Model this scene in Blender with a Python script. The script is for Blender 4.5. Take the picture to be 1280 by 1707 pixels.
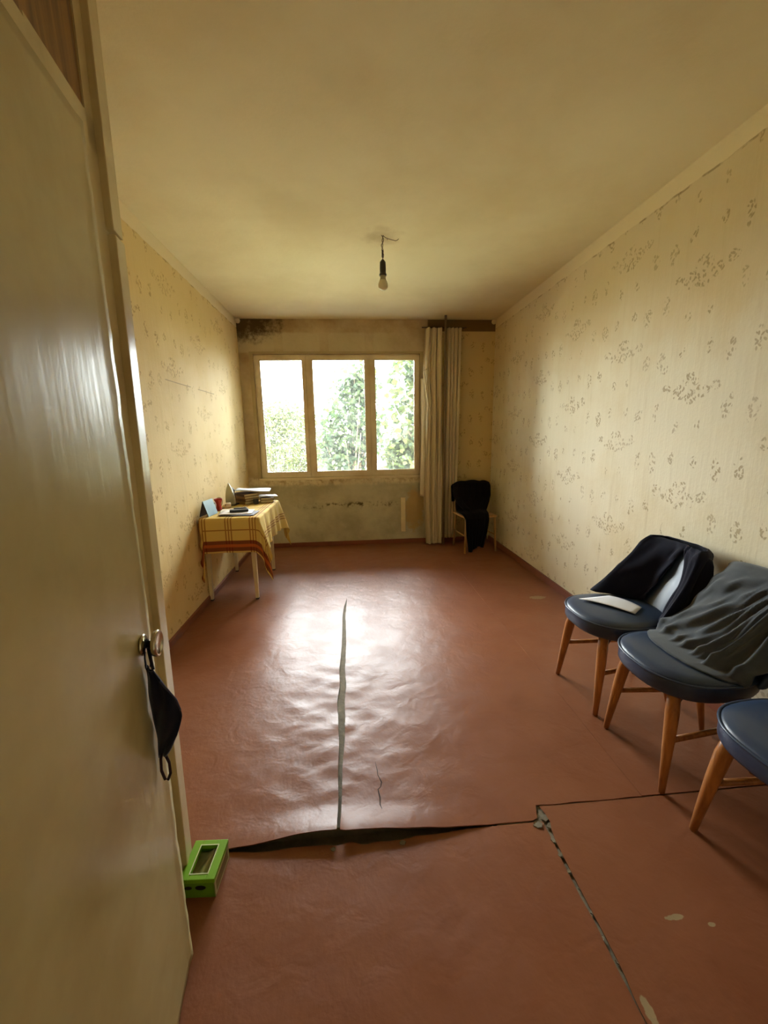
import bpy, bmesh, math, random
from mathutils import Vector, Matrix

for o in list(bpy.data.objects):
    bpy.data.objects.remove(o)
SC = bpy.context.scene
COL = SC.collection
PI = math.pi

# ---------------------------------------------------------------- camera
CAM_H = 1.35
PITCH, YAW, ROLL, FPX = .1892, .0793, -.0174, 668.0
fw = Vector((math.sin(YAW)*math.cos(PITCH), math.cos(YAW)*math.cos(PITCH), -math.sin(PITCH)))
rt0 = Vector((math.cos(YAW), -math.sin(YAW), 0))
up0 = rt0.cross(fw)
rt = rt0*math.cos(ROLL) + up0*math.sin(ROLL)
up = up0*math.cos(ROLL) - rt0*math.sin(ROLL)
cam_d = bpy.data.cameras.new('camera')
cam_d.sensor_fit = 'HORIZONTAL'
cam_d.sensor_width = 36
cam_d.lens = FPX/1280*36
cam_d.clip_start = .02
cam_d.clip_end = 500
cam = bpy.data.objects.new('camera', cam_d)
COL.objects.link(cam)
m = Matrix((rt, up, -fw)).transposed().to_4x4()
m.translation = (0, 0, CAM_H)
cam.matrix_world = m
SC.camera = cam

# ---------------------------------------------------------------- world, sun, window portal, exposure
world = bpy.data.worlds.new('overcast_sky')
world.use_nodes = True
bg = world.node_tree.nodes['Background']
bg.inputs['Color'].default_value = (.93, .97, 1.0, 1)
bg.inputs['Strength'].default_value = 1.0
SC.world = world
sun_d = bpy.data.lights.new('sun', 'SUN')
sun_d.energy = .8
sun_d.angle = math.radians(3)
sun_d.color = (1, .95, .85)
sun = bpy.data.objects.new('sun', sun_d)
sun.rotation_euler = (math.radians(38), 0, math.radians(-25))
COL.objects.link(sun)
por_d = bpy.data.lights.new('window_portal', 'AREA')
por_d.shape = 'RECTANGLE'
por_d.size = 1.95
por_d.size_y = 1.45
por_d.cycles.is_portal = True
por = bpy.data.objects.new('window_portal', por_d)
por.location = (-.117, 5.10, 1.573)
por.rotation_euler = (math.radians(-90), 0, 0)
COL.objects.link(por)
VS = SC.view_settings
VS.view_transform = 'Standard'
VS.look = 'None'
VS.exposure = 5.6
VS.gamma = 1
VS.use_curve_mapping = False
SC.cycles.max_bounces = 8
SC.cycles.diffuse_bounces = 6
SC.cycles.glossy_bounces = 3
SC.cycles.transparent_max_bounces = 12
SC.cycles.sample_clamp_indirect = 8
SC.cycles.use_adaptive_sampling = True
SC.cycles.adaptive_threshold = .035

# ---------------------------------------------------------------- room numbers (metres, camera stands over the origin)
XL, XR, YB, YF, H = -1.236, 1.751, 4.932, -.75, 2.66
TH = .28
random.seed(7)


# ---------------------------------------------------------------- material helpers
def srgb(r, g, b):
    f = lambda c: (c/255/12.92) if c/255 <= .04045 else ((c/255+.055)/1.055)**2.4
    return (f(r), f(g), f(b), 1)


class NT:
    def __init__(self, name):
        self.m = bpy.data.materials.new(name)
        self.m.use_nodes = True
        self.t = self.m.node_tree
        self.t.nodes.clear()
        self.out = self.n('ShaderNodeOutputMaterial')

    def n(self, kind, **kw):
        x = self.t.nodes.new(kind)
        for k, v in kw.items():
            setattr(x, k, v)
        return x

    def put(self, sock, v):
        if isinstance(v, bpy.types.NodeSocket):
            self.t.links.new(v, sock)
        elif v is not None:
            if isinstance(v, (int, float)) and sock.type in ('VECTOR', 'RGBA'):
                v = (v,)*len(sock.default_value)
            sock.default_value = v

    def math(self, op, a, b=None, c=None, clamp=False):
        x = self.n('ShaderNodeMath', operation=op, use_clamp=clamp)
        self.put(x.inputs[0], a)
        if b is not None:
            self.put(x.inputs[1], b)
        if c is not None:
            self.put(x.inputs[2], c)
        return x.outputs[0]

    def add(self, a, b): return self.math('ADD', a, b)
    def sub(self, a, b): return self.math('SUBTRACT', a, b)
    def mul(self, a, b): return self.math('MULTIPLY', a, b)

    def ramp(self, v, lo, hi, a=0., b=1.):
        x = self.n('ShaderNodeMapRange', interpolation_type='SMOOTHSTEP')
        self.put(x.inputs['Value'], v)
        for k, q in (('From Min', lo), ('From Max', hi), ('To Min', a), ('To Max', b)):
            self.put(x.inputs[k], q)
        return x.outputs['Result']

    def mix(self, f, a, b):
        x = self.n('ShaderNodeMix', data_type='RGBA')
        self.put(x.inputs['Factor'], f)
        self.put(x.inputs[6], a)
        self.put(x.inputs[7], b)
        return x.outputs[2]

    def comb(self, x=0., y=0., z=0.):
        c = self.n('ShaderNodeCombineXYZ')
        for i, v in enumerate((x, y, z)):
            self.put(c.inputs[i], v)
        return c.outputs[0]

    def pos(self, obj=False):
        if obj:
            s = self.n('ShaderNodeTexCoord').outputs['Object']
        else:
            s = self.n('ShaderNodeNewGeometry').outputs['Position']
        x = self.n('ShaderNodeSeparateXYZ')
        self.put(x.inputs[0], s)
        return s, x.outputs[0], x.outputs[1], x.outputs[2]

    def noise(self, vec, scale, detail=3., rough=.55, dist=0.):
        x = self.n('ShaderNodeTexNoise')
        self.put(x.inputs['Vector'], vec)
        for k, q in (('Scale', scale), ('Detail', detail), ('Roughness', rough), ('Distortion', dist)):
            self.put(x.inputs[k], q)
        return x.outputs['Fac']

    def voro(self, vec, scale, rnd=1., feature='F1'):
        x = self.n('ShaderNodeTexVoronoi', feature=feature)
        self.put(x.inputs['Vector'], vec)
        self.put(x.inputs['Scale'], scale)
        self.put(x.inputs['Randomness'], rnd)
        return x

    def bump(self, h, strength=.3, dist=.01):
        x = self.n('ShaderNodeBump')
        self.put(x.inputs['Height'], h)
        self.put(x.inputs['Strength'], strength)
        self.put(x.inputs['Distance'], dist)
        return x.outputs[0]

    def bsdf(self, color, rough=.6, normal=None, spec=.5, metal=0., sheen=0., trans=0., coat=0.):
        b = self.n('ShaderNodeBsdfPrincipled')
        self.put(b.inputs['Base Color'], color)
        self.put(b.inputs['Roughness'], rough)
        self.put(b.inputs['Specular IOR Level'], spec)
        self.put(b.inputs['Metallic'], metal)
        self.put(b.inputs['Sheen Weight'], sheen)
        self.put(b.inputs['Transmission Weight'], trans)
        self.put(b.inputs['Coat Weight'], coat)
        if normal is not None:
            self.put(b.inputs['Normal'], normal)
        return b.outputs[0]

    def done(self, shader):
        self.put(self.out.inputs['Surface'], shader)
        return self.m


MATS = {}


def plain(name, rgb, rough=.6, spec=.5, metal=0., grain=0., gscale=60., sheen=0., var=.12):
    if name in MATS:
        return MATS[name]
    t = NT(name)
    v, _, _, _ = t.pos(True)
    c = srgb(*rgb)
    dark = tuple(q*(1-var) for q in c[:3]) + (1,)
    lite = tuple(min(1, q*(1+var)) for q in c[:3]) + (1,)
    col = t.mix(t.noise(v, gscale*.3), dark, lite)
    nor = t.bump(t.noise(v, gscale), grain, .004) if grain else None
    MATS[name] = t.done(t.bsdf(col, rough, nor, spec, metal, sheen))
    return MATS[name]


def wallpaper_leaves(t, s, z):
    """floral sprays on a half-drop lattice; returns a 0..1 print mask"""
    PW, PH = .56, .555
    sc = t.math('DIVIDE', s, PW)
    ci = t.math('FLOOR', sc)
    a = t.mul(t.sub(t.sub(sc, ci), .5), PW)
    odd = t.math('ABSOLUTE', t.math('MODULO', ci, 2))
    zz = t.math('DIVIDE', t.add(z, t.mul(odd, PH*.5)), PH)
    ri = t.math('FLOOR', zz)
    b = t.mul(t.sub(t.sub(zz, ri), .5), PH)
    a = t.add(a, t.mul(t.sub(t.noise(t.comb(s, z, 0), 9., 1.), .5), .06))
    b = t.add(b, t.mul(t.sub(t.noise(t.comb(z, s, 4), 11., 1.), .5), .06))
    # a garland of five rosettes with a crown over it, and loose sprigs between the garlands
    g = None
    ab = t.math('ABSOLUTE', a)
    for ox, oz, wx, wz in ((.0, -.045, .046, .034), (.075, -.022, .042, .034), (.148, .003, .034, .026), (.018, .035, .034, .034),
                           (.205, .15, .03, .055), (.08, .185, .019, .034), (.225, -.11, .025, .05), (.07, -.2, .018, .03)):
        p = t.math('DIVIDE', t.sub(ab, ox), wx)
        q = t.math('DIVIDE', t.sub(b, oz), wz)
        d = t.ramp(t.add(t.mul(p, p), t.mul(q, q)), .2, 1.5, 1, 0)
        g = d if g is None else t.math('MAXIMUM', g, d)
    # leaf shapes: three layers of tilted elongated cells
    m = None
    for ang, sc_, st in ((.7, 29., 2.1), (-.8, 29., 2.1), (1.5, 33., 1.9)):
        ca, sa = math.cos(ang), math.sin(ang)
        u = t.add(t.mul(s, ca), t.mul(z, sa))
        v = t.mul(t.sub(t.mul(z, ca), t.mul(s, sa)), st)
        vo = t.voro(t.comb(u, v, ang*7), sc_, .9)
        rnd = t.n('ShaderNodeSeparateColor')
        t.put(rnd.inputs[0], vo.outputs['Color'])
        keep = t.ramp(rnd.outputs[0], .25, .33)
        leaf = t.mul(t.ramp(vo.outputs['Distance'], .24, .42, 1, 0), keep)
        m = leaf if m is None else t.math('MAXIMUM', m, leaf)
    return t.mul(m, t.ramp(g, .15, .6))


def wallpaper(name, axis, base, leaf, soff=0., zoff=0., scratch=False):
    t = NT(name)
    v, x, y, z = t.pos()
    s = t.add(y if axis == 'y' else x, 20.+soff)
    zc = t.add(z, 10.+zoff)
    pr = wallpaper_leaves(t, s, zc)
    wear = t.ramp(t.noise(v, 2.3, 4.), .3, .62, .55, 1.)
    big = t.noise(v, 1.4, 5., .6)
    streak = t.noise(t.comb(t.mul(s, 26), t.mul(z, 1.5), 3), 1., 4., .6)
    c0 = srgb(*base)
    c1 = tuple(q*k for q, k in zip(c0[:3], (.9, .85, .74))) + (1,)
    col = t.mix(t.ramp(big, .42, .72), c0, c1)
    col = t.mix(t.mul(t.ramp(streak, .55, .8), .25), col, srgb(180, 158, 108))
    # old brown-yellow staining, ragged below; also paints in the upper wall's dimmer, warmer light
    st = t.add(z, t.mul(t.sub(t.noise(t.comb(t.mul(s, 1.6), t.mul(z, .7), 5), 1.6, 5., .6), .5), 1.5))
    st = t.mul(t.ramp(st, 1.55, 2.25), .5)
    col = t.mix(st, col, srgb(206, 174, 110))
    col = t.mix(t.mul(t.mul(pr, wear), .7), col, srgb(*leaf))
    # the pale painted border under the ceiling, with an uneven torn lower edge
    edge = t.add(z, t.mul(t.sub(t.noise(t.comb(t.mul(s, 3), 0, 0), 2., 5.), .5), .035))
    band = t.ramp(edge, 2.563, 2.567)
    col = t.mix(band, col, srgb(226, 208, 166))
    line = t.mul(t.ramp(edge, 2.552, 2.558), t.ramp(edge, 2.563, 2.568, 1, 0))
    col = t.mix(t.mul(line, t.ramp(t.noise(v, 9.), .5, .62, 0, .6)), col, srgb(132, 102, 56))
    if scratch:
        d = t.ramp(t.math('ABSOLUTE', t.sub(z, t.add(1.745, t.mul(t.noise(v, 6.), .004)))), .002, .005, 1, 0)
        seg = t.add(t.mul(t.ramp(y, 2.93, 2.96), t.ramp(y, 3.38, 3.4, 1, 0)), t.mul(t.ramp(y, 3.53, 3.55), t.ramp(y, 3.93, 3.95, 1, 0)))
        col = t.mix(t.mul(t.mul(d, seg), .7), col, srgb(128, 96, 50))
    hgt = t.add(t.mul(streak, .6), t.mul(t.noise(v, 60., 3.), .25))
    hgt = t.add(hgt, t.add(t.mul(pr, .15), t.mul(band, .6)))
    return t.done(t.bsdf(col, .72, t.bump(hgt, .45, .006), .3))


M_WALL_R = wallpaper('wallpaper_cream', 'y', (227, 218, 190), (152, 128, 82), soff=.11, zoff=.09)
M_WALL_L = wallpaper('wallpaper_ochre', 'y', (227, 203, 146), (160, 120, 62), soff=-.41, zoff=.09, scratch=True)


def back_wall_material():
    t = NT('bare_plaster_and_paper')
    v, x, y, z = t.pos()
    big = t.noise(v, 2.2, 6., .62)
    fine = t.noise(v, 14., 6., .65)
    grey = t.mix(t.ramp(big, .35, .68), srgb(204, 197, 168), srgb(172, 163, 134))
    tan = t.mix(t.ramp(big, .3, .7), srgb(208, 190, 154), srgb(170, 146, 108))
    wob = t.mul(t.sub(t.noise(t.comb(t.mul(x, 2), 0, 0), 3., 4.), .5), .1)
    low = t.ramp(t.add(z, wob), .76, .80, 1, 0)
    col = t.mix(low, tan, grey)
    # paler plaster smeared right under and over the window
    smear = t.mul(t.ramp(t.add(z, wob), .74, .79), t.ramp(z, .84, .9, 1, 0))
    col = t.mix(t.mul(smear, t.ramp(fine, .35, .6)), col, srgb(222, 210, 178))
    smear2 = t.mul(t.ramp(z, 2.29, 2.31), t.ramp(t.add(z, t.mul(wob, .6)), 2.50, 2.53, 1, 0))
    sq = t.ramp(t.math('MODULO', t.add(x, 5.), .52), .1, .11)
    col = t.mix(t.mul(t.mul(smear2, t.ramp(x, .4, .6, .75, .2)), t.add(.45, t.mul(sq, .4))), col, srgb(206, 194, 160))
    # scraped line across the lower wall
    cr = t.math('ABSOLUTE', t.sub(t.add(z, t.mul(wob, .5)), .51))
    cr = t.mul(t.ramp(cr, .008, .05, 1, 0), t.mul(t.ramp(x, -.75, -.5), t.ramp(x, .5, .6, 1, 0)))
    col = t.mix(t.mul(cr, t.ramp(fine, .48, .62)), col, srgb(96, 84, 58))
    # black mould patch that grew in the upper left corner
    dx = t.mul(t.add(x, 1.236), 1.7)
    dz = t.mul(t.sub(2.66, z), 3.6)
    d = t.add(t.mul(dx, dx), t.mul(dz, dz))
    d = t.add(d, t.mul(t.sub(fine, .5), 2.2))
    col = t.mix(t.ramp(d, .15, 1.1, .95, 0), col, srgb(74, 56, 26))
    # papered strip on the right behind the curtain
    pr = wallpaper_leaves(t, t.add(x, 20.3), t.add(z, 10.))
    paper = t.mix(t.mul(pr, .6), srgb(214, 192, 138), srgb(150, 120, 70))
    paper = t.mix(t.ramp(z, 2.53, 2.535), paper, srgb(120, 96, 58))
    col = t.mix(t.ramp(x, .93, .95), col, paper)
    # tan patch beside the strip right of the window
    px = t.mul(t.sub(x, .78), 7.)
    pz = t.mul(t.sub(z, .42), 3.2)
    pd = t.add(t.add(t.mul(px, px), t.mul(pz, pz)), t.mul(t.sub(fine, .5), 2.))
    col = t.mix(t.ramp(pd, .4, 1., .75, 0), col, srgb(190, 156, 96))
    h = t.add(t.mul(big, .5), t.add(t.mul(fine, .5), t.mul(low, -.3)))
    return t.done(t.bsdf(col, .85, t.bump(h, .7, .012), .2))


M_WALL_B = back_wall_material()


def ceiling_material():
    t = NT('whitewashed_ceiling')
    v, x, y, z = t.pos()
    big = t.noise(v, .8, 5., .6)
    fine = t.noise(v, 45., 3., .6)
    col = t.mix(t.ramp(big, .35, .7), srgb(231, 217, 178), srgb(217, 199, 155))
    # soot smudge around the cable outlet
    dx, dy = t.sub(x, .26), t.sub(y, 2.98)
    d = t.math('SQRT', t.add(t.mul(dx, dx), t.mul(dy, dy)))
    d = t.add(d, t.mul(t.sub(t.noise(v, 9., 4.), .5), .22))
    col = t.mix(t.ramp(d, .02, .16, .5, 0), col, srgb(160, 128, 74))
    h = t.add(t.mul(t.noise(v, 3., 4.), .8), t.mul(fine, .25))
    return t.done(t.bsdf(col, .8, t.bump(h, .35, .01), .25))


M_CEIL = ceiling_material()


def floor_paint():
    t = NT('red_brown_floor_paint')
    v, x, y, z = t.pos()
    big = t.noise(v, 1.3, 5., .6)
    col = t.mix(t.ramp(big, .2, .8), srgb(136, 84, 55), srgb(124, 72, 45))
    col = t.mix(t.mul(t.ramp(t.noise(v, 4., 3., .5), .2, .9), .4), col, srgb(152, 100, 72))
    # worn chips where the paint is gone
    chip = None
    for cx, cy, rx, ry in ((.868, .826, .03, .008), (.955, .80, .012, .006), (1.513, 3.033, .075, .035), (.66, .655, .012, .03)):
        p = t.math('DIVIDE', t.sub(x, cx), rx)
        q = t.math('DIVIDE', t.sub(y, cy), ry)
        d = t.add(t.add(t.mul(p, p), t.mul(q, q)), t.mul(t.sub(t.noise(v, 60., 3.), .5), 1.6))
        c = t.ramp(d, .6, 1., 1, 0)
        chip = c if chip is None else t.math('MAXIMUM', chip, c)
    col = t.mix(t.mul(chip, .6), col, srgb(168, 158, 120))
    rough = t.ramp(t.noise(v, 5., 4.), .25, .75, .33, .42)
    n1 = t.noise(v, 11., 3., .5, .6)
    n2 = t.noise(v, 55., 3., .6)
    h = t.add(t.mul(n1, .8), t.mul(n2, .16))
    return t.done(t.bsdf(col, rough, t.bump(h, .3, .012), .26))


M_FLOOR = floor_paint()


def subfloor_material():
    t = NT('dusty_hardboard')
    v, x, y, z = t.pos()
    n = t.noise(v, 18., 5., .65)
    col = t.mix(n, srgb(74, 64, 48), srgb(158, 147, 124))
    return t.done(t.bsdf(col, .8, t.bump(t.noise(v, 70.), .5, .005), .25))


M_SUB = subfloor_material()


def gloss_paint(name, rgb, rgb2, vert=True):
    t = NT(name)
    v, x, y, z = t.pos()
    col = t.mix(t.ramp(t.noise(v, 2.5, 5., .6), .35, .7), srgb(*rgb), srgb(*rgb2))
    brush = t.noise(t.comb(t.mul(x, 18), t.mul(y, 18), t.mul(z, 1.6)), 1., 3., .5)
    lump = t.noise(v, 9., 2.)
    h = t.add(t.mul(brush, .7), t.mul(lump, .5))
    return t.done(t.bsdf(col, .27, t.bump(h, .22, .01), .5))


M_DOOR = gloss_paint('cream_gloss_door_paint', (194, 179, 130), (180, 163, 113))
M_FRAME = gloss_paint('cream_frame_paint', (214, 198, 152), (194, 174, 128))
M_WIN = gloss_paint('old_white_window_paint', (230, 216, 184), (206, 186, 146))


def veneer(name, c1, c2, rough=.45, sc=1.):
    t = NT(name)
    v, x, y, z = t.pos(True)
    n = t.noise(t.comb(t.mul(x, 22*sc), t.mul(y, 22*sc), t.mul(z, 2*sc)), 1., 5., .6, 1.2)
    col = t.mix(t.ramp(n, .3, .7), srgb(*c1), srgb(*c2))
    return t.done(t.bsdf(col, rough, t.bump(n, .12, .004), .4))


M_TRANSOM = veneer('brown_wood_panel', (150, 108, 52), (96, 62, 24))
M_LEGWOOD = veneer('honey_wood', (186, 122, 62), (144, 86, 38), .38)
M_BEECH = veneer('pale_beech', (200, 164, 112), (170, 132, 80), .4)


def vinyl():
    t = NT('navy_vinyl')
    v, x, y, z = t.pos(True)
    n = t.noise(v, 260., 2.)
    col = t.mix(t.noise(v, 6., 3.), srgb(36, 52, 78), srgb(50, 66, 90))
    return t.done(t.bsdf(col, .36, t.bump(n, .12, .002), .55))


M_VINYL = vinyl()


def cloth_mat(name, rgb, weave=420., sheen=.2, var=.2):
    t = NT(name)
    v, x, y, z = t.pos(True)
    c = srgb(*rgb)
    n = t.noise(v, weave, 2.)
    col = t.mix(t.noise(v, 30., 4.), tuple(q*(1-var) for q in c[:3])+(1,), tuple(min(1, q*(1+var)) for q in c[:3])+(1,))
    return t.done(t.bsdf(col, .92, t.bump(n, .25, .002), .15, sheen=sheen))


M_JACKET = cloth_mat('navy_black_wool', (22, 22, 36), sheen=.08)
M_TSHIRT = cloth_mat('charcoal_jersey', (76, 80, 84))
M_BLACK = cloth_mat('black_wool', (10, 10, 13), sheen=.03)
M_MASK = cloth_mat('navy_cotton', (22, 24, 40))


def curtain_mat():
    t = NT('undyed_linen')
    v, x, y, z = t.pos()
    n = t.noise(t.comb(t.mul(x, 200), t.mul(y, 200), t.mul(z, 200)), 1., 2.)
    col = t.mix(t.noise(v, 3., 5.), srgb(222, 206, 168), srgb(234, 222, 190))
    b = t.bsdf(col, .9, t.bump(n, .2, .002), .1)
    tr = t.n('ShaderNodeBsdfTranslucent')
    t.put(tr.inputs['Color'], srgb(236, 222, 184))
    mx = t.n('ShaderNodeMixShader')
    mx.inputs[0].default_value = .22
    t.put(mx.inputs[1], b)
    t.put(mx.inputs[2], tr.outputs[0])
    return t.done(mx.outputs[0])


M_CURTAIN = curtain_mat()


def glass_pane():
    t = NT('dusty_window_glass')
    v, x, y, z = t.pos()
    tr = t.n('ShaderNodeBsdfTransparent')
    tr.inputs[0].default_value = (.96, .98, .97, 1)
    gl = t.n('ShaderNodeBsdfGlossy')
    gl.inputs['Roughness'].default_value = .02
    lw = t.n('ShaderNodeFresnel')
    lw.inputs['IOR'].default_value = 1.45
    mx = t.n('ShaderNodeMixShader')
    t.put(mx.inputs[0], lw.outputs[0])
    t.put(mx.inputs[1], tr.outputs[0])
    t.put(mx.inputs[2], gl.outputs[0])
    du = t.n('ShaderNodeBsdfTranslucent')
    du.inputs[0].default_value = (.9, .92, .9, 1)
    m2 = t.n('ShaderNodeMixShader')
    t.put(m2.inputs[0], t.ramp(t.noise(v, 4., 5.), .3, .7, .006, .014))
    t.put(m2.inputs[1], mx.outputs[0])
    t.put(m2.inputs[2], du.outputs[0])
    return t.done(m2.outputs[0])


M_GLASS = glass_pane()


def leaf_mat(name, c1, c2):
    t = NT(name)
    v, x, y, z = t.pos()
    n = t.noise(v, 5., 3.)
    col = t.mix(t.ramp(n, .35, .65), srgb(*c1), srgb(*c2))
    b = t.bsdf(col, .5, None, .4)
    tr = t.n('ShaderNodeBsdfTranslucent')
    t.put(tr.inputs['Color'], col)
    mx = t.n('ShaderNodeMixShader')
    mx.inputs[0].default_value = .5
    t.put(mx.inputs[1], b)
    t.put(mx.inputs[2], tr.outputs[0])
    return t.done(mx.outputs[0])


def plaid():
    t = NT('mustard_plaid_cotton')
    uv = t.n('ShaderNodeUVMap')
    sp = t.n('ShaderNodeSeparateXYZ')
    t.put(sp.inputs[0], uv.outputs[0])
    u, w = sp.outputs[0], sp.outputs[1]

    def lines(c, centres, half):
        m = None
        for q in centres:
            d = t.math('ABSOLUTE', t.sub(c, q))
            k = t.ramp(d, half, half+.0025, 1, 0)
            m = k if m is None else t.math('MAXIMUM', m, k)
        return m
    # thin stripes running down the near drop, in threes
    us = []
    for c in (-1.19, -.99, -.80, -.60):
        us += [c-.022, c, c+.022]
    vert = lines(u, us, .0035)
    ws = [3.108, 3.36, 3.385, 3.41, 3.62, 3.645, 3.67, 3.9, 3.925, 3.95, 4.13]
    hori = lines(w, ws, .0035)
    grid = t.math('MAXIMUM', vert, hori)
    cream = srgb(208, 178, 100)
    col = t.mix(t.mul(grid, .7), cream, srgb(120, 48, 26))
    # dark red borders along the near and right hems
    d = t.math('ABSOLUTE', t.sub(w, 2.978))
    band = t.ramp(d, .042, .045, 1, 0)
    mid = lines(w, [2.979], .011)
    col = t.mix(t.mul(band, .9), col, srgb(112, 34, 20))
    col = t.mix(t.mul(mid, .8), col, srgb(188, 96, 40))
    v, x, y, z = t.pos()
    return t.done(t.bsdf(col, .85, t.bump(t.noise(v, 300.), .3, .002), .15))


M_PLAID = plaid()


# ---------------------------------------------------------------- mesh helpers
class MB:
    def __init__(self):
        self.v, self.f, self.uv = [], [], None

    def quadbox(self, lo, hi):
        n = len(self.v)
        (x0, y0, z0), (x1, y1, z1) = lo, hi
        self.v += [(x0, y0, z0), (x1, y0, z0), (x1, y1, z0), (x0, y1, z0), (x0, y0, z1), (x1, y0, z1), (x1, y1, z1), (x0, y1, z1)]
        self.f += [tuple(n+i for i in q) for q in ((3, 2, 1, 0), (4, 5, 6, 7), (0, 1, 5, 4), (1, 2, 6, 5), (2, 3, 7, 6), (3, 0, 4, 7))]
        return self

    def hexa(self, pts):
        n = len(self.v)
        self.v += [tuple(p) for p in pts]
        self.f += [tuple(n+i for i in q) for q in ((3, 2, 1, 0), (4, 5, 6, 7), (0, 1, 5, 4), (1, 2, 6, 5), (2, 3, 7, 6), (3, 0, 4, 7))]
        return self

    def tube(self, pts, radii, seg=10, cap=True, flat=1.):
        pts = [Vector(p) for p in pts]
        if not isinstance(radii, (list, tuple)):
            radii = [radii]*len(pts)
        n0 = len(self.v)
        ref = None
        for i, p in enumerate(pts):
            d = (pts[min(i+1, len(pts)-1)]-pts[max(i-1, 0)])
            d.normalize()
            if ref is None:
                ref = Vector((0, 0, 1)) if abs(d.z) < .9 else Vector((1, 0, 0))
            a = d.cross(ref)
            a.normalize()
            b = d.cross(a)
            ref = -b if False else ref
            for k in range(seg):
                t = 2*PI*k/seg
                self.v.append(tuple(p + a*math.cos(t)*radii[i] + b*math.sin(t)*radii[i]*flat))
        for i in range(len(pts)-1):
            for k in range(seg):
                k2 = (k+1) % seg
                self.f.append((n0+i*seg+k, n0+i*seg+k2, n0+(i+1)*seg+k2, n0+(i+1)*seg+k))
        if cap:
            self.f.append(tuple(n0+k for k in reversed(range(seg))))
            self.f.append(tuple(n0+(len(pts)-1)*seg+k for k in range(seg)))
        return self

    def lathe(self, prof, c=(0, 0, 0), seg=20):
        n0 = len(self.v)
        for r, z in prof:
            for k in range(seg):
                t = 2*PI*k/seg
                self.v.append((c[0]+r*math.cos(t), c[1]+r*math.sin(t), c[2]+z))
        for i in range(len(prof)-1):
            for k in range(seg):
                k2 = (k+1) % seg
                self.f.append((n0+i*seg+k, n0+i*seg+k2, n0+(i+1)*seg+k2, n0+(i+1)*seg+k))
        self.f.append(tuple(n0+k for k in reversed(range(seg))))
        self.f.append(tuple(n0+(len(prof)-1)*seg+k for k in range(seg)))
        return self

    def grid(self, nu, nv, fn, wrap=False, uvfn=None):
        n0 = len(self.v)
        for j in range(nv):
            for i in range(nu):
                self.v.append(tuple(fn(i/(nu-(0 if wrap else 1)), j/(nv-1))))
        mu = nu if wrap else nu-1
        for j in range(nv-1):
            for i in range(mu):
                i2 = (i+1) % nu
                self.f.append((n0+j*nu+i, n0+j*nu+i2, n0+(j+1)*nu+i2, n0+(j+1)*nu+i))
        if uvfn:
            self.uv = [uvfn(i/(nu-1), j/(nv-1)) for j in range(nv) for i in range(nu)]
        return self

    def build(self, name, mat, parent=None, smooth=False, bevel=0., loc=None, rz=0., subsurf=0, solid=0., bseg=2):
        me = bpy.data.meshes.new(name)
        me.from_pydata(self.v, [], self.f)
        me.update()
        bm = bmesh.new()
        bm.from_mesh(me)
        bmesh.ops.recalc_face_normals(bm, faces=bm.faces)
        if bevel:
            bmesh.ops.bevel(bm, geom=list(bm.edges), offset=bevel, segments=bseg, affect='EDGES', profile=.6, clamp_overlap=True)
        bm.to_mesh(me)
        bm.free()
        if self.uv:
            lay = me.uv_layers.new(name='UVMap')
            for lp in me.loops:
                lay.data[lp.index].uv = self.uv[lp.vertex_index]
        if smooth:
            me.polygons.foreach_set('use_smooth', [True]*len(me.polygons))
        me.materials.append(mat)
        o = bpy.data.objects.new(name, me)
        COL.objects.link(o)
        if parent:
            o.parent = parent
        if loc:
            o.location = loc
        o.rotation_euler.z = rz
        if solid:
            md = o.modifiers.new('thickness', 'SOLIDIFY')
            md.thickness = solid
            md.offset = 0
        if subsurf:
            md = o.modifiers.new('subdivision', 'SUBSURF')
            md.levels = md.render_levels = subsurf
        return o


def tag(o, label, cat, group=None):
    o['label'] = label
    o['category'] = cat
    if group:
        o['group'] = group
    return o


def struct(o):
    o['kind'] = 'structure'
    return o


def empty(name, loc=(0, 0, 0), rz=0.):
    o = bpy.data.objects.new(name, None)
    COL.objects.link(o)
    o.location = loc
    o.rotation_euler.z = rz
    o.empty_display_size = .1
    return o


def lerp(a, b, t):
    return a+(b-a)*t


def sm(a, b, x):
    if a == b:
        return 0. if x < a else 1.
    t = min(1, max(0, (x-a)/(b-a)))
    return t*t*(3-2*t)


def interp(pts, t):
    """piecewise smooth interpolation; pts = [(t, value-or-tuple)]"""
    if t <= pts[0][0]:
        return pts[0][1]
    for (t0, a), (t1, b) in zip(pts, pts[1:]):
        if t <= t1:
            k = (t-t0)/(t1-t0)
            if isinstance(a, tuple):
                return tuple(lerp(p, q, k) for p, q in zip(a, b))
            return lerp(a, b, k)
    return pts[-1][1]


def vnoise(x, y, seed=0):
    def h(i, j):
        n = (i*374761393 + j*668265263 + seed*974634777) & 0xffffffff
        n = ((n ^ (n >> 13))*1274126177) & 0xffffffff
        return ((n ^ (n >> 16)) & 0xffff)/65535.
    i, j = math.floor(x), math.floor(y)
    fx, fy = x-i, y-j
    fx, fy = fx*fx*(3-2*fx), fy*fy*(3-2*fy)
    return lerp(lerp(h(i, j), h(i+1, j), fx), lerp(h(i, j+1), h(i+1, j+1), fx), fy)*2-1


# ================================================================ ROOM SHELL
def wall_box(name, lo, hi, mat):
    return struct(MB().quadbox(lo, hi).build(name, mat))


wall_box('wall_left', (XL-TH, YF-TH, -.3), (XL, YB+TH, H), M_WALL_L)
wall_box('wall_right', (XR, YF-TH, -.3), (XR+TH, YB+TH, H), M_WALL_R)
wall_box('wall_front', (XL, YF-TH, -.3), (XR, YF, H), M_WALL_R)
wall_box('ceiling', (XL-TH, YF-TH, H), (XR+TH, YB+TH, H+.25), M_CEIL)

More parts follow.
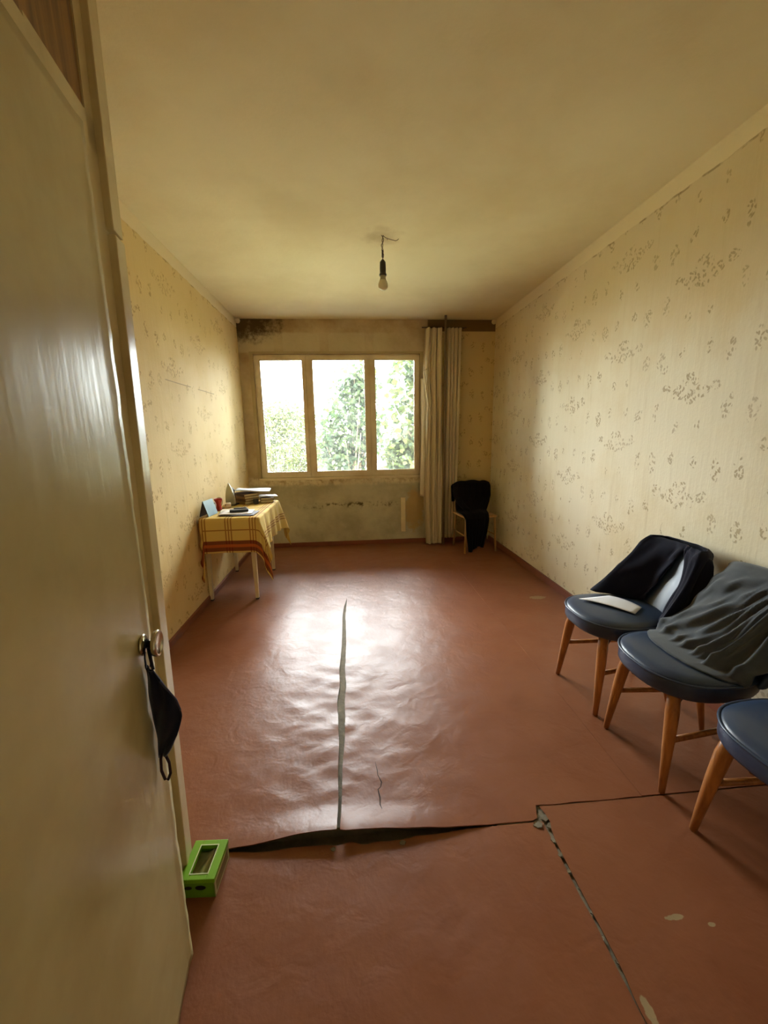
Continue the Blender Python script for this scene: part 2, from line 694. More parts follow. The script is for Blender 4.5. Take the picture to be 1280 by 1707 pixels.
WX0, WX1, WZ0, WZ1 = -1.081, .847, .86, 2.286
mb = MB()
mb.quadbox((XL, YB, -.3), (WX0, YB+TH, H))
mb.quadbox((WX1, YB, -.3), (XR, YB+TH, H))
mb.quadbox((WX0, YB, -.3), (WX1, YB+TH, WZ0))
mb.quadbox((WX0, YB, WZ1), (WX1, YB+TH, H))
WALLB = struct(mb.build('wall_back', M_WALL_B))
for px in (XL+.025, XR-.03):
    MB().lathe([(.004, -.028), (.022, -.02), (.03, 0), (.024, .018), (.006, .026)], (0, 0, 0), 9).build('plaster_lump', M_CEIL, WALLB, True, loc=(px, YB-.03, H-.028))

# floor: dusty hardboard below, painted linoleum sheets on top
fb = MB().quadbox((XL, YF, -.3), (-.6, YB, -.006)).quadbox((.47, YF, -.3), (XR, YB, -.006)).quadbox((-.6, YF, -.3), (.47, 1.108, -.006))
fb.quadbox((-.6, 1.19, -.3), (.47, YB, -.006)).quadbox((-.6, 1.108, -.3), (.47, 1.19, -.045))
FLOOR = struct(fb.build('floor', M_SUB))


def gap_w(y):
    return 1.2*interp([(1.14, .009), (1.3, .011), (1.5, .017), (1.7, .027), (1.85, .032), (2.05, .029), (2.4, .024), (2.8, .020), (3.05, .014), (3.2, .0)], y)


def seam_c(y):
    return -.076 - .010*sm(3.2, 3.0, y) + .006*vnoise(y*7, 3, 5)*sm(3.2, 2.9, y)


def lift(x, y):
    """height of the painted linoleum above its bed"""
    z = 0.
    # tented front edge at the torn cross seam
    e = interp([(-.62, .0), (-.44, .01), (-.2, .033), (-.08, .040), (-.07, .034), (.1, .026), (.25, .014), (.45, .0)], x)
    z += e*(.35*sm(1.45, 1.14, y)+.65*sm(1.27, 1.14, y))
    # rucks on both sides of the long split
    a = math.exp(-((x+.08)/.34)**2)*sm(1.14, 1.4, y)*sm(2.9, 1.9, y)
    q = .75*vnoise(x*4.5+y*2.5, y*8+x*4, 2)+.5*vnoise(x*9-y*5, y*15+x*5, 3)+.22*vnoise(x*22+y*9, y*30-x*12, 4)
    z += a*(.004+.0068*q)
    # curled lips of the split
    z += .0025*math.exp(-abs(x-seam_c(y))/.03)*sm(3.15, 2.6, y)*sm(1.3, 1.7, y)
    z += .0015*vnoise(x*3, y*3, 7)+.0008*vnoise(x*9, y*9, 8)
    return max(z, -.0045)


def ticks(a, b, step):
    n = max(1, int(round((b-a)/step)))
    return [a+(b-a)*i/n for i in range(n+1)]


def sheet(x0, x1, y0, y1, lo=None, hi=None, front=None, back=None, stepx=.018, stepy=.014, dz=0., liftf=lift):
    """one linoleum sheet; lo/hi give the ragged west/east edge, front the near edge"""
    us = ticks(x0, x1, stepx)
    vs = ticks(y0, y1, stepy)
    mb = MB()
    nu, nv = len(us), len(vs)
    for yy in vs:
        for xx in us:
            y = yy
            if front:
                k = sm(y0+.25, y0, yy)
                y = yy+(front(xx)-y0)*k
            if back:
                y += (back(xx)-y1)*sm(y1-.2, y1, yy)
            a = lo(y) if lo else x0
            b = hi(y) if hi else x1
            x = lerp(a, b, (xx-x0)/(x1-x0))
            mb.v.append((x, y, liftf(x, y)+dz))
    for j in range(nv-1):
        for i in range(nu-1):
            mb.f.append((j*nu+i, j*nu+i+1, (j+1)*nu+i+1, (j+1)*nu+i))
    # skirt so that the cut edge shows its thickness
    ring = [i for i in range(nu)]+[j*nu+nu-1 for j in range(1, nv)]+[(nv-1)*nu+i for i in range(nu-2, -1, -1)]+[j*nu for j in range(nv-2, 0, -1)]
    n0 = len(mb.v)
    nr = len(ring)
    for dzz in (0, -.0035):
        for i in ring:
            x, y, z = mb.v[i]
            mb.v.append((x, y, z+dzz))
    for k in range(nr):
        k2 = (k+1) % nr
        mb.f.append((n0+k2, n0+k, n0+nr+k, n0+nr+k2))
    return mb.build('linoleum_sheet', M_FLOOR, FLOOR, True)


sheet(XL, -.076, 1.145, YB, hi=lambda y: seam_c(y)-gap_w(y)/2, front=lambda x: 1.148+.004*vnoise(x*14, 0, 4)-.02*sm(-.2, -.6, x))
sheet(-.076, 1.0495, 1.145, YB, lo=lambda y: seam_c(y)+gap_w(y)/2, front=lambda x: 1.143+.003*vnoise(x*14, 0, 9)+.056*sm(.615, .64, x))
sheet(1.05, XR, 1.2, YB, lo=lambda y: 1.0503+.0008*vnoise(y*20, 0, 3), stepx=.04, stepy=.03)
sheet(XL, .63, YF, 1.139, hi=lambda y: .636+.003*vnoise(y*12, 0, 6), stepx=.012, stepy=.03,
      back=lambda x: 1.139-(.016+.008*vnoise(x*22, 0, 21))*sm(-.5, -.3, x)*sm(.42, .05, x),
      liftf=lambda x, y: .002*vnoise(x*4, y*4, 12)+.001*vnoise(x*11, y*11, 13)-.002*sm(1.06, 1.13, y))
sheet(.645, XR, YF, 1.192, lo=lambda y: .641+.003*vnoise(y*15, 3, 16)+.0045*sm(.6, .85, y)+.02*sm(1.06, 1.13, y)*(.5+.5*vnoise(y*40, 1, 2)), stepx=.03, stepy=.03,
      liftf=lambda x, y: .001*vnoise(x*4, y*4, 12)+.0025*math.exp(-abs(x-.645)/.03)+.0012)
# small torn scraps of linoleum at the corner tear
for i, (x, y, r, s) in enumerate(((.648, 1.15, .3, .022), (.665, 1.118, 1.1, .026), (.612, 1.128, .1, .018), (.64, 1.02, .8, .012), (.652, .86, 2.2, .012), (.638, .97, .4, .009), (.65, .92, 1.7, .01), (.636, .80, .9, .008), (.648, .75, 2.4, .009), (.64, 1.07, 2.9, .014), (.13, 1.112, 2.1, .012), (-.1, 1.11, .7, .01))):
    mb = MB()
    pts = [(math.cos(k*PI/3+r)*s*(.6+.5*random.random()), math.sin(k*PI/3+r)*s*(.5+.4*random.random())) for k in range(6)]
    mb.v = [(a, b, 0) for a, b in pts]+[(a, b, .003+.003*random.random()) for a, b in pts]
    mb.f = [(5, 4, 3, 2, 1, 0), (6, 7, 8, 9, 10, 11)]+[(k, (k+1) % 6, 6+(k+1) % 6, 6+k) for k in range(6)]
    mb.build('linoleum_scrap', M_SUB, FLOOR, loc=(x, y, -.003))
# crack in the ruck east of the split (a curled sliver of paint)
mb = MB()
CRK = [(.060, 1.455), (.066, 1.41), (.067, 1.385), (.079, 1.35), (.074, 1.33), (.063, 1.318), (.068, 1.28), (.066, 1.25), (.072, 1.228)]
mb.tube([(x, y, lift(x, y)+.0008) for x, y in CRK], [.0005, .0012, .0012, .0022, .0012, .0016, .0028, .002, .0005], 6, flat=.4)
mb.build('paint_crack', plain('crack_dark', (60, 38, 26), .8), FLOOR)

M_BASE = plain('red_brown_skirting', (132, 74, 50), .4, grain=.1, gscale=20)


def skirting(name, lo, hi):
    return struct(MB().quadbox(lo, hi).build(name, M_BASE, bevel=.004))


skirting('baseboard_right', (XR-.022, YF, 0), (XR-.0005, YB-.03, .058))
skirting('baseboard_back', (XL+.03, YB-.022, 0), (XR-.03, YB-.0005, .05))

# ================================================================ WINDOW
WY = YB+.028
WIN = struct(empty('window_1', (0, WY, 0)))
fr = MB()
fr.quadbox((WX0, 0, WZ0), (WX0+.02, .07, WZ1))
fr.quadbox((WX1-.02, 0, WZ0), (WX1, .07, WZ1))
fr.quadbox((WX0, 0, WZ0), (WX1, .07, WZ0+.02))
fr.quadbox((WX0, 0, WZ1-.02), (WX1, .07, WZ1))
fr.quadbox((-.496, .0, WZ0), (-.474, .07, WZ1))
fr.quadbox((.235, .0, WZ0), (.257, .07, WZ1))
fr.build('window_frame', M_WIN, WIN)
for (s0, s1, p0, p1) in ((WX0+.014, -.492, -1.018, -.531), (-.478, .239, -.419, .196), (.253, WX1-.014, .311, .79)):
    sash = MB()
    z0, z1, q0, q1 = WZ0+.014, WZ1-.014, .925, 2.227
    sash.quadbox((s0, -.012, z0), (p0, .045, z1))
    sash.quadbox((p1, -.012, z0), (s1, .045, z1))
    sash.quadbox((p0, -.012, z0), (p1, .045, q0))
    sash.quadbox((p0, -.012, q1), (p1, .045, z1))
    so = sash.build('sash', M_WIN, WIN)
    MB().quadbox((p0-.004, .02, q0-.004), (p1+.004, .024, q1+.004)).build('pane', M_GLASS, so)
    bead = MB()
    for lo, hi in (((p0, .0, q0), (p0+.008, .02, q1)), ((p1-.008, .0, q0), (p1, .02, q1)), ((p0, .0, q0), (p1, .02, q0+.008)), ((p0, .0, q1-.008), (p1, .02, q1))):
        bead.quadbox(lo, hi)
    bead.build('glazing_bead', M_WIN, so)
    lt = MB().quadbox((s1-.03, -.026, 1.0), (s1-.016, -.012, 1.08)).quadbox((s1-.026, -.036, 1.03), (s1-.02, -.026, 1.05))
    lt.build('latch', M_WIN, so, bevel=.002)
# outside reveal ledge and inside casing strip
struct(MB().quadbox((WX0-.03, YB-.012, WZ0-.028), (WX1+.02, YB+.03, WZ0+.002)).build('trim_1', M_WIN, bevel=.003))
struct(MB().quadbox((.604, YB-.016, .145), (.662, YB-.0005, .585)).build('trim_2', plain('bare_board', (232, 214, 170), .7, grain=.3), bevel=.003))
mb = MB().quadbox((WX1, YB-.006, WZ0-.02), (WX1+.045, YB+.002, WZ1)).quadbox((WX0-.04, YB-.004, WZ0-.02), (WX0, YB+.002, WZ1+.02)).quadbox((WX0-.04, YB-.006, WZ1), (WX1+.04, YB+.002, WZ1+.025))
struct(mb.build('trim_3', plain('chipped_plaster_edge', (178, 160, 120), .8, grain=.6, gscale=30)))

# ================================================================ DOOR AND CLOSET ON THE LEFT (turned 8 degrees)
TA = math.radians(8)
DOOR = struct(empty('door_1', (-.462, .866, 0), TA))
# local axes of the door: +y runs along the leaf away from the camera, +x faces the room
LEAF_L, LEAF_Z0, LEAF_Z1 = .86, .006, 1.916
leaf = MB().hexa([(-.04, -LEAF_L, LEAF_Z0), (-.006, -LEAF_L, LEAF_Z0), (-.006, -.012, LEAF_Z0), (-.04, -.012, LEAF_Z0),
                  (-.04, -LEAF_L, LEAF_Z1), (-.006, -LEAF_L, LEAF_Z1), (-.006, .010, LEAF_Z1), (-.04, .010, LEAF_Z1)]).build('leaf', M_DOOR, DOOR, bevel=.002)
# thin face skin that overhangs the edge
sk = MB()


def skin(u, v):
    y = lerp(-LEAF_L, -.002+.022*v, u)
    z = lerp(LEAF_Z0, LEAF_Z1, v)
    e = sm(.965, 1., u)
    return (-.003+.003*e+.0012*vnoise(y*6, z*2, 3)*(1-e)+.001*vnoise(0, z*40, 4)*e, y+.0025*vnoise(1, z*16, 9)*sm(.9, 1, u), z)


sk.grid(70, 90, skin)
sk.build('face_panel', M_DOOR, leaf, True, solid=.004)


def strip(z0, z1, s_of, n0, n1):
    return MB().hexa([(n0, s_of(z0)[0], z0), (n1, s_of(z0)[0], z0), (n1, s_of(z0)[1], z0), (n0, s_of(z0)[1], z0),
                      (n0, s_of(z1)[0], z1), (n1, s_of(z1)[0], z1), (n1, s_of(z1)[1], z1), (n0, s_of(z1)[1], z1)])


cas = lambda z: (.188+.045*z, .245+.044*z)
strip(0, 1.838, cas, -.075, -.05).build('casing', M_FRAME, DOOR, bevel=.003)
strip(1.846, H-.002, lambda z: (cas(z)[0]-.006, cas(z)[1]-.004), -.075, -.051).build('casing', M_FRAME, DOOR, bevel=.003)
stl = lambda z: (.02, cas(z)[0]+.01)
strip(0, 2.07, stl, -.1, -.068).build('jamb', M_FRAME, DOOR)
strip(2.0, H-.002, lambda z: (cas(z)[0]-.046, cas(z)[0]+.01), -.1, -.068).build('stile', M_FRAME, DOOR)
MB().quadbox((-.1, -1.6, 1.95), (-.068, .25, 2.064)).build('transom_rail', M_FRAME, DOOR, bevel=.003)
MB().quadbox((-.09, -1.6, 2.03), (-.072, .28, H-.002)).build('transom_panel', M_TRANSOM, DOOR)
# brass-and-steel knob
M_STEEL = plain('worn_steel', (196, 186, 160), .25, metal=1., var=.2)


def lathe_x(prof, seg=22):
    mb = MB().lathe(prof, (0, 0, 0), seg)
    mb.v = [(z, x, y) for x, y, z in mb.v]
    return mb


knob = lathe_x([(.001, .004), (.0085, .004), (.0085, .018), (.018, .021), (.0265, .024), (.0285, .029), (.0275, .033), (.024, .0345), (.022, .0325), (.012, .0305), (.001, .03)], 28).build('knob', M_STEEL, DOOR, True, loc=(0, -.04, .92))
lathe_x([(.001, 0), (.021, 0), (.023, .003), (.018, .006), (.008, .008), (.001, .009)]).build('rose', M_STEEL, knob, True)
# the closet box behind the door frame
ca, sa = math.cos(TA), math.sin(TA)


def d2w(n, s):
    return (-.462+n*ca-s*sa, .866+n*sa+s*ca)


p0, p1 = d2w(-.1, -1.75), d2w(-.1, .25)
q1 = d2w(-.075, .345)
mb = MB()
mb.v = [(XL+.001, YF+.001, 0), (p0[0], YF+.001, 0), (p1[0], p1[1], 0), (p1[0]-.03, q1[1]-.06, 0), (XL+.001, q1[1]-.06, 0)]
mb.v += [(x, y, H-.002) for x, y, _ in mb.v]
mb.f = [(4, 3, 2, 1, 0), (5, 6, 7, 8, 9)]+[(k, (k+1) % 5, 5+(k+1) % 5, 5+k) for k in range(5)]
CLOSET = struct(mb.build('wall_closet', M_FRAME))
skirting('baseboard_left', (XL+.0005, 1.2, 0), (XL+.02, YB-.03, .045))

# ================================================================ FACE MASK hanging on the knob
MASK = tag(empty('face_mask', (DOOR.location.x, DOOR.location.y, 0), TA), 'dark navy cloth face mask hanging by its ear loop from the door knob', 'face mask')


def mask_body(u, v):
    # v: 0 top .. 1 bottom, u: across from the door side to the room side
    z = lerp(.876, .645, v)
    w = interp([(0, .014), (.12, .028), (.35, .05), (.55, .056), (.75, .045), (.92, .026), (1, .016)], v)
    bul = math.sin(PI*u)*interp([(0, .004), (.4, .022), (.7, .018), (1, .004)], v)
    n = .004+(w+.004)*u + .001*math.sin(v*17+u*4)
    s = -.052+.012*v-bul*.6+.004*math.sin(u*9+v*11)
    return (n, s-.01*u, z-.012*u*(1-v)+.01*u*v)


def mask_back(u, v):
    x, y, z = mask_body(u, v)
    bul = math.sin(PI*u)*interp([(0, .004), (.4, .026), (.7, .02), (1, .004)], v)
    return (x-.002, y+bul*1.4+.004, z)


mb = MB()
mb.grid(14, 26, mask_body)
mb.grid(14, 26, mask_back)
mb.build('mask_body', M_MASK, MASK, True, solid=.002)
mb = MB()
mb.tube([(.006, -.052, .872), (.006, -.052, .895), (.008, -.048, .922), (.010, -.04, .9305), (.012, -.031, .922), (.014, -.033, .90), (.014, -.05, .872)], [.004, .003, .003, .003, .003, .003, .004], 8, flat=.5)
mb.tube([(.02, -.055, .868), (.016, -.05, .89), (.013, -.047, .915)], .0035, 8)
mb.build('ear_loop', M_MASK, MASK, True)
mb = MB()
mb.tube([(.010, -.043, .655), (.006, -.043, .64), (.005, -.045, .612), (.010, -.045, .588), (.016, -.045, .586), (.023, -.046, .602), (.023, -.046, .63), (.017, -.045, .652)], .0032, 8)
mb.build('ear_loop', plain('maroon_elastic', (46, 16, 22), .8), MASK, True)
mb = MB()
mb.tube([mask_body(1, .1+.03*k) for k in range(14)], .0022, 6)
mb.build('nose_seam', cloth_mat('grey_navy_binding', (70, 72, 96)), MASK, True)

# ================================================================ GREEN BOX on the floor
BOX = tag(empty('cardboard_box', (-.492, 1.062, .0), math.radians(-3)), 'small bright green cardboard box with an open window on top, beside the door', 'box')
gw, gl, gh = .05, .058, .07
M_GREEN = plain('bright_green_card', (120, 172, 18), .4, var=.08)
M_GREEN2 = plain('darker_green_card', (96, 140, 22), .45, var=.1)
mb = MB()
mb.quadbox((-gw, -gl, .001), (gw, gl, .003))
mb.quadbox((-gw, -gl, .001), (-gw+.002, gl, gh-.012))
mb.quadbox((-gw, -gl, .001), (gw, -gl+.002, gh-.012))
mb.quadbox((-gw, gl-.002, .001), (gw, gl, gh-.012))
body = mb.build('box_body', M_GREEN2, BOX)
mb = MB().quadbox((gw-.002, -gl, .001), (gw, gl, gh-.010))
mb.build('printed_side', plain('beige_printed_card', (186, 176, 132), .5, var=.25, gscale=120), BOX)
wx, wy = .026, .042
mb = MB()
for lo, hi in (((-gw-.002, -gl-.002, gh-.014), (-wx, gl+.002, gh)), ((wx, -gl-.002, gh-.014), (gw+.002, gl+.002, gh)), ((-wx, -gl-.002, gh-.014), (wx, -wy, gh)), ((-wx, wy, gh-.014), (wx, gl+.002, gh))):
    mb.quadbox(lo, hi)
mb.build('lid', M_GREEN, BOX, bevel=.0015)
mb = MB()
for lo, hi in (((-wx-.003, -wy-.003, gh), (-wx, wy+.003, gh+.0008)), ((wx, -wy-.003, gh), (wx+.003, wy+.003, gh+.0008)), ((-wx, -wy-.003, gh), (wx, -wy, gh+.0008)), ((-wx, wy, gh), (wx, wy+.003, gh+.0008))):
    mb.quadbox(lo, hi)
mb.build('window_border', plain('pale_print_line', (206, 214, 160), .5), BOX)
M_DPRINT = plain('dark_print', (22, 20, 22), .5)
for (cx, rx, rzz) in ((-.028, .011, .006), (.008, .016, .008)):
    mb = MB()
    mb.v = [(cx+rx*math.cos(k*PI/10), -gl-.0006, .038+rzz*math.sin(k*PI/10)) for k in range(20)]+[(cx+rx*math.cos(k*PI/10), -gl+.0004, .038+rzz*math.sin(k*PI/10)) for k in range(20)]
    mb.f = [tuple(range(20)), tuple(range(39, 19, -1))]+[(k, (k+1) % 20, 20+(k+1) % 20, 20+k) for k in range(20)]
    mb.build('printed_spot', M_DPRINT, body)
mb = MB().grid(16, 18, lambda u, v: (lerp(-.046, .046, u), lerp(-.054, .054, v), .026+.02*math.exp(-((u-.35-.3*v)/.16)**2)+.007*vnoise(u*5, v*6, 2)))
mb.build('crumpled_paper', plain('crumpled_tissue', (206, 200, 172), .7), BOX, True, solid=.002)
mb = MB().quadbox((gw, -gl+.012, .012), (gw+.0006, gl-.01, .045))
mb.build('side_print', plain('olive_side_print', (120, 104, 58), .5, var=.4, gscale=160), BOX)

# ================================================================ NAVY VINYL SHELL CHAIRS along the right wall
def seat_outline(t, k=1.):
    c, s = math.cos(t), math.sin(t)
    e = 2/2.7
    f = math.copysign(abs(c)**e, c)*.225
    w = math.copysign(abs(s)**e, s)*.208
    w *= 1-.10*sm(0, -.22, f)-.05*sm(.12, .22, f)
    return f*k+.03, w*k


def back_front(u, v):
    """front surface of the backrest; local x = forward, y = sideways"""
    w = lerp(.212, .158, v)*max(0., 1-v**9)**.5
    y = u*max(w, .02)
    z = .435+.335*v-.02*abs(u)**3*v
    f = -.150-.125*v-.015*math.sin(PI*v)+.09*(y/.2)**2*(1-.45*v)
    return f, y, z


def make_chair():
    root = empty('shell_chair')
    N = 44
    rings = [(.55, .398), (.90, .386), (.975, .389), (1., .40), (1., .442), (.985, .453), (.95, .461), (.8, .470), (.5, .477), (.2, .479)]
    mb = MB()
    mb.grid(N, len(rings), lambda u, v: (*seat_outline(2*PI*u, rings[round(v*(len(rings)-1))][0]), rings[round(v*(len(rings)-1))][1]), wrap=True)
    mb.f.append(tuple(range(N)))
    mb.f.append(tuple(range(N*(len(rings)-1), N*len(rings))))
    seat = mb.build('seat', M_VINYL, root, True)
    for z in (.4515,):
        mb = MB()
        pts = [(*seat_outline(2*PI*k/60, 1.004), z) for k in range(61)]
        mb.tube(pts, .0048, 8, cap=False)
        mb.build('piping', M_VINYL, seat, True)
    # backrest
    mb = MB()
    nu, nv = 23, 19
    ring = []

    def shell(u, v, off):
        f, y, z = back_front(2*u-1, v)
        return (f-off, y*(1+off*.2), z)
    mb.grid(nu, nv, lambda u, v: shell(u, v, 0.))
    mb.grid(nu, nv, lambda u, v: shell(u, v, .05))
    n = nu*nv
    edge = [i for i in range(nu)]+[j*nu+nu-1 for j in range(1, nv)]+[(nv-1)*nu+i for i in range(nu-2, -1, -1)]+[j*nu for j in range(nv-2, 0, -1)]
    for k in range(len(edge)):
        a, b = edge[k], edge[(k+1) % len(edge)]
        mb.f.append((b, a, n+a, n+b))
    mb.build('backrest', M_VINYL, root, True, subsurf=1)
    # tapered round legs
    for s in (-1, 1):
        mb = MB().tube([(.175, s*.128, .395), (.185, s*.14, .32), (.195, s*.152, .22), (.207, s*.164, .1), (.216, s*.173, .0)], [.021, .024, .021, .016, .0115], 12)
        mb.build('leg', M_LEGWOOD, root, True)
        mb = MB().tube([(-.115, s*.105, .395), (-.14, s*.109, .3), (-.17, s*.114, .16), (-.205, s*.12, .0)], [.019, .02, .016, .0105], 12)
        mb.build('leg', M_LEGWOOD, root, True)
        mb = MB().tube([(.197, s*.152, .205), (-.158, s*.112, .215)], [.011, .011], 8)
        mb.build('stretcher', M_LEGWOOD, root, True)
        mb = MB().tube([(.19, s*.142, .33), (.15, s*.125, .345), (.11, s*.11, .385)], [.006, .0055, .006], 8)
        mb.build('bracket', plain('dark_bracket', (70, 40, 26), .5), root, True)
    return root


def copy_tree(o, parent=None):
    c = o.copy()
    COL.objects.link(c)
    c.parent = parent
    for ch in list(o.children):
        copy_tree(ch, c)
    return c


CX = 1.352
chair_a = make_chair()
chair_b = copy_tree(chair_a)
chair_c = copy_tree(chair_a)
for ch, y, rot, lab in ((chair_a, 1.812, 1., 'navy vinyl chair with a dark jacket and white paper, farthest of the three chairs'),
                        (chair_b, 1.374, -1., 'navy vinyl chair under the charcoal shirt, middle of the three by the right wall'),
                        (chair_c, .893, 2., 'bare navy vinyl chair cut off by the right edge of the picture')):
    ch.location = (CX, y, .0015)
    ch.rotation_euler.z = PI+math.radians(rot)
    tag(ch, lab, 'chair', 'navy vinyl shell chairs along the right wall')

# ---------------------------------------------------------------- jacket over the far chair
JACKET = empty('jacket', (CX, 1.812, .0015), PI+math.radians(1))
tag(JACKET, 'dark navy jacket hung open over the back of the farthest vinyl chair', 'jacket')


def jacket(u, v):
    # u runs around the backrest from one front edge to the other, v from hem to collar
    t = u*2-1
    hem = .478 if t < 0 else .47
    z = interp([(0, hem), (.5, .64), (.8, .755), (.92, .79), (1, .795)], v)
    vb = min(1., max(0., (z-.435)/.335))
    half = lerp(.208, .168, vb)+.014
    if v > .8:
        half *= 1-.12*sm(.8, 1., v)
    open_ = interp([(0, .095), (.4, .07), (.7, .036), (.86, .0), (1, 0)], v)   # half width of the front opening
    gapc = .055
    top = sm(.82, 1, v)
    ang = t*PI
    c, s = math.cos(ang), math.sin(ang)
    e = 2/3.2
    y = math.copysign(abs(s)**e, s)*half
    if c < 0:                                       # the two front panels lie on the backrest
        k = -c
        y = lerp(math.copysign(half, t), math.copysign(open_, t)+gapc, k**1.2)
        f = -.150-.125*vb-.015*math.sin(PI*vb)+.09*(y/.2)**2*(1-.45*vb)+.014
        f += .10*(1-v)**1.3*sm(-.02, -.2, y)+.035*(1-v)*sm(.1, .22, y)
        f -= .02*top
    else:
        fb = -.150-.125*vb-.05-.022+.05*(abs(y)/.2)**2*(1-.45*vb)
        ff = -.150-.125*vb+.09*(half/.2)**2*(1-.45*vb)+.014+(.10*(1-v)**1.3 if t < 0 else .035*(1-v))
        f = lerp(ff, fb, c**.6)+.03*top*c
    fold = .007*math.sin(8*ang+5*v+2*vnoise(t*3, v*4, 6))+.009*vnoise(t*10, v*4, 3)
    f += abs(fold)*(-1 if c > 0 else 1)
    y += fold*.5*math.copysign(1, t)
    z += .006*vnoise(t*4, v*4, 9)*(1-v)
    return (f, y, z)


MB().grid(72, 30, jacket).build('jacket_body', M_JACKET, JACKET, True, solid=.006)
# a sleeve hanging at the near side
mb = MB().tube([(-.27, .16, .775), (-.235, .195, .70), (-.21, .213, .60), (-.18, .217, .50), (-.155, .215, .42), (-.145, .213, .372)], [.03, .04, .04, .038, .034, .03], 14, flat=.55)
mb.build('sleeve', M_JACKET, JACKET, True, subsurf=1)
mb = MB().tube([(-.28, -.15, .775), (-.235, -.205, .70), (-.2, -.235, .60), (-.12, -.225, .53), (-.04, -.205, .503)], [.028, .04, .036, .028, .02], 14, flat=.5)
mb.build('sleeve', M_JACKET, JACKET, True, subsurf=1)

# sheet of paper on the far chair
mb = MB()
c4 = [Vector((1.178, 1.905, 0)), Vector((1.36, 1.925, 0)), Vector((1.425, 1.765, 0)), Vector((1.34, 1.70, 0))]
ctr = sum(c4, Vector())/4


def paper(u, v):
    p = (c4[0]*(1-u)+c4[3]*u)*(1-v)+(c4[1]*(1-u)+c4[2]*u)*v-ctr
    return (p.x, p.y, .008*math.sin(PI*u)*.5-.004*(2*u-1)**2)


tag(mb.grid(12, 8, paper).build('paper_sheet', plain('white_paper', (232, 232, 236), .6, var=.04), None, True, loc=(ctr.x, ctr.y, .4875), solid=.001),
    'white sheet of paper lying on the seat of the farthest vinyl chair', 'paper')

# ---------------------------------------------------------------- T-shirt stretched over the middle chair
SHIRT = tag(empty('tshirt', (CX, 1.374, .0015), PI-math.radians(1)), 'charcoal grey jersey shirt stretched over the middle vinyl chair', 'shirt')


def seat_top(f, y):
    k = ((abs(f-.03)/.225)**2.7+(abs(y)/.208)**2.7)**(1/2.7)
    return interp([(0, .4795), (.2, .479), (.5, .477), (.8, .470), (.95, .461), (1., .452), (1.04, .425), (1.1, .40)], k)


def shirt(u, v):
    t = u*2-1            # -1: far side (towards window) .. +1: near side; local y is flipped by the chair's half turn
    f, z = interp([(0, (-.345, .52)), (.16, (-.36, .68)), (.27, (-.345, .782)), (.33, (-.29, .797)), (.39, (-.245, .765)), (.55, (-.165, .655)), (.70, (-.085, .565)), (.80, (-.02, .512)), (.88, (.04, .490)), (1, (.125, .482))], v)
    w = interp([(0, .20), (.27, .215), (.33, .225), (.45, .232), (.6, .23), (.8, .222), (1, .196)], v)
    y = t*w
    a = abs(t)
    front = sm(.36, .5, v)
    # sides wrap round the backrest and drop past the seat edge
    f -= sm(.27, .42, v)*(1-sm(.62, .9, v)*.6)*.09*a**5
    z -= .04*a**4*sm(.15, .27, v)*sm(.5, .36, v)
    # the hem runs slanting across the seat
    f -= .05*a*a*sm(.8, 1, v)
    # folds fan out from the near shoulder
    fx, fv = .5, .30
    ang = math.atan2(t-fx, (v-fv)*1.6+.05)
    r = math.hypot(t-fx, (v-fv)*1.6)
    amp = .013*sm(.12, .5, r)*front*(1-.4*sm(.9, 1, v))
    d = amp*(.8*math.sin(ang*19+1.4*vnoise(t*3, v*3, 5))+.55*math.sin(ang*37+2+2*vnoise(t*5, v*4, 15)))
    ridge = .014*math.exp(-((ang+.02)/.07)**2)*sm(.05, .4, r)*front
    d += ridge+.004*vnoise(t*6, v*7, 8)*front
    # bunching where it meets the seat
    d += .006*math.sin(t*21+3*v)*sm(.7, .85, v)*sm(1.02, .9, v)
    d *= 1-.8*sm(.86, .95, v)
    f, z = f+d*.7, z+abs(d)*.5+d*.35
    if v > .6:
        sz = seat_top(f, y)+.005
        z = lerp(z, max(z, sz), 1) if v < .85 else lerp(max(z, sz), sz, sm(.82, .9, v))
    return (f, y, z)


MB().grid(96, 72, shirt).build('shirt_body', M_TSHIRT, SHIRT, True, solid=.004)

# ================================================================ CORNER CHAIR with black coat
CC = tag(empty('wooden_chair', (1.43, 4.545, 0), math.radians(8)), 'pale wooden chair in the far corner, covered with black clothes', 'chair')
mb = MB().quadbox((-.195, -.19, .405), (.195, .19, .43))
mb.build('seat', M_BEECH, CC, bevel=.008)
for sx in (-1, 1):
    MB().tube([(sx*.175, -.17, .405), (sx*.19, -.185, .0)], [.015, .011], 10).build('leg', M_BEECH, CC, True)
    MB().tube([(sx*.165, .165, .76), (sx*.165, .16, .43), (sx*.178, .185, .0)], [.012, .016, .011], 10).build('leg', M_BEECH, CC, True)
    MB().tube([(sx*.183, -.177, .2), (sx*.172, .175, .2)], .008, 8).build('stretcher', M_BEECH, CC, True)
mb = MB().quadbox((-.175, .155, .60), (.175, .175, .755))
mb.build('backrest', M_BEECH, CC, bevel=.006)
COAT = tag(empty('coat', (1.43, 4.545, 0), math.radians(8)), 'heap of black clothes draped over the pale wooden corner chair', 'coat')


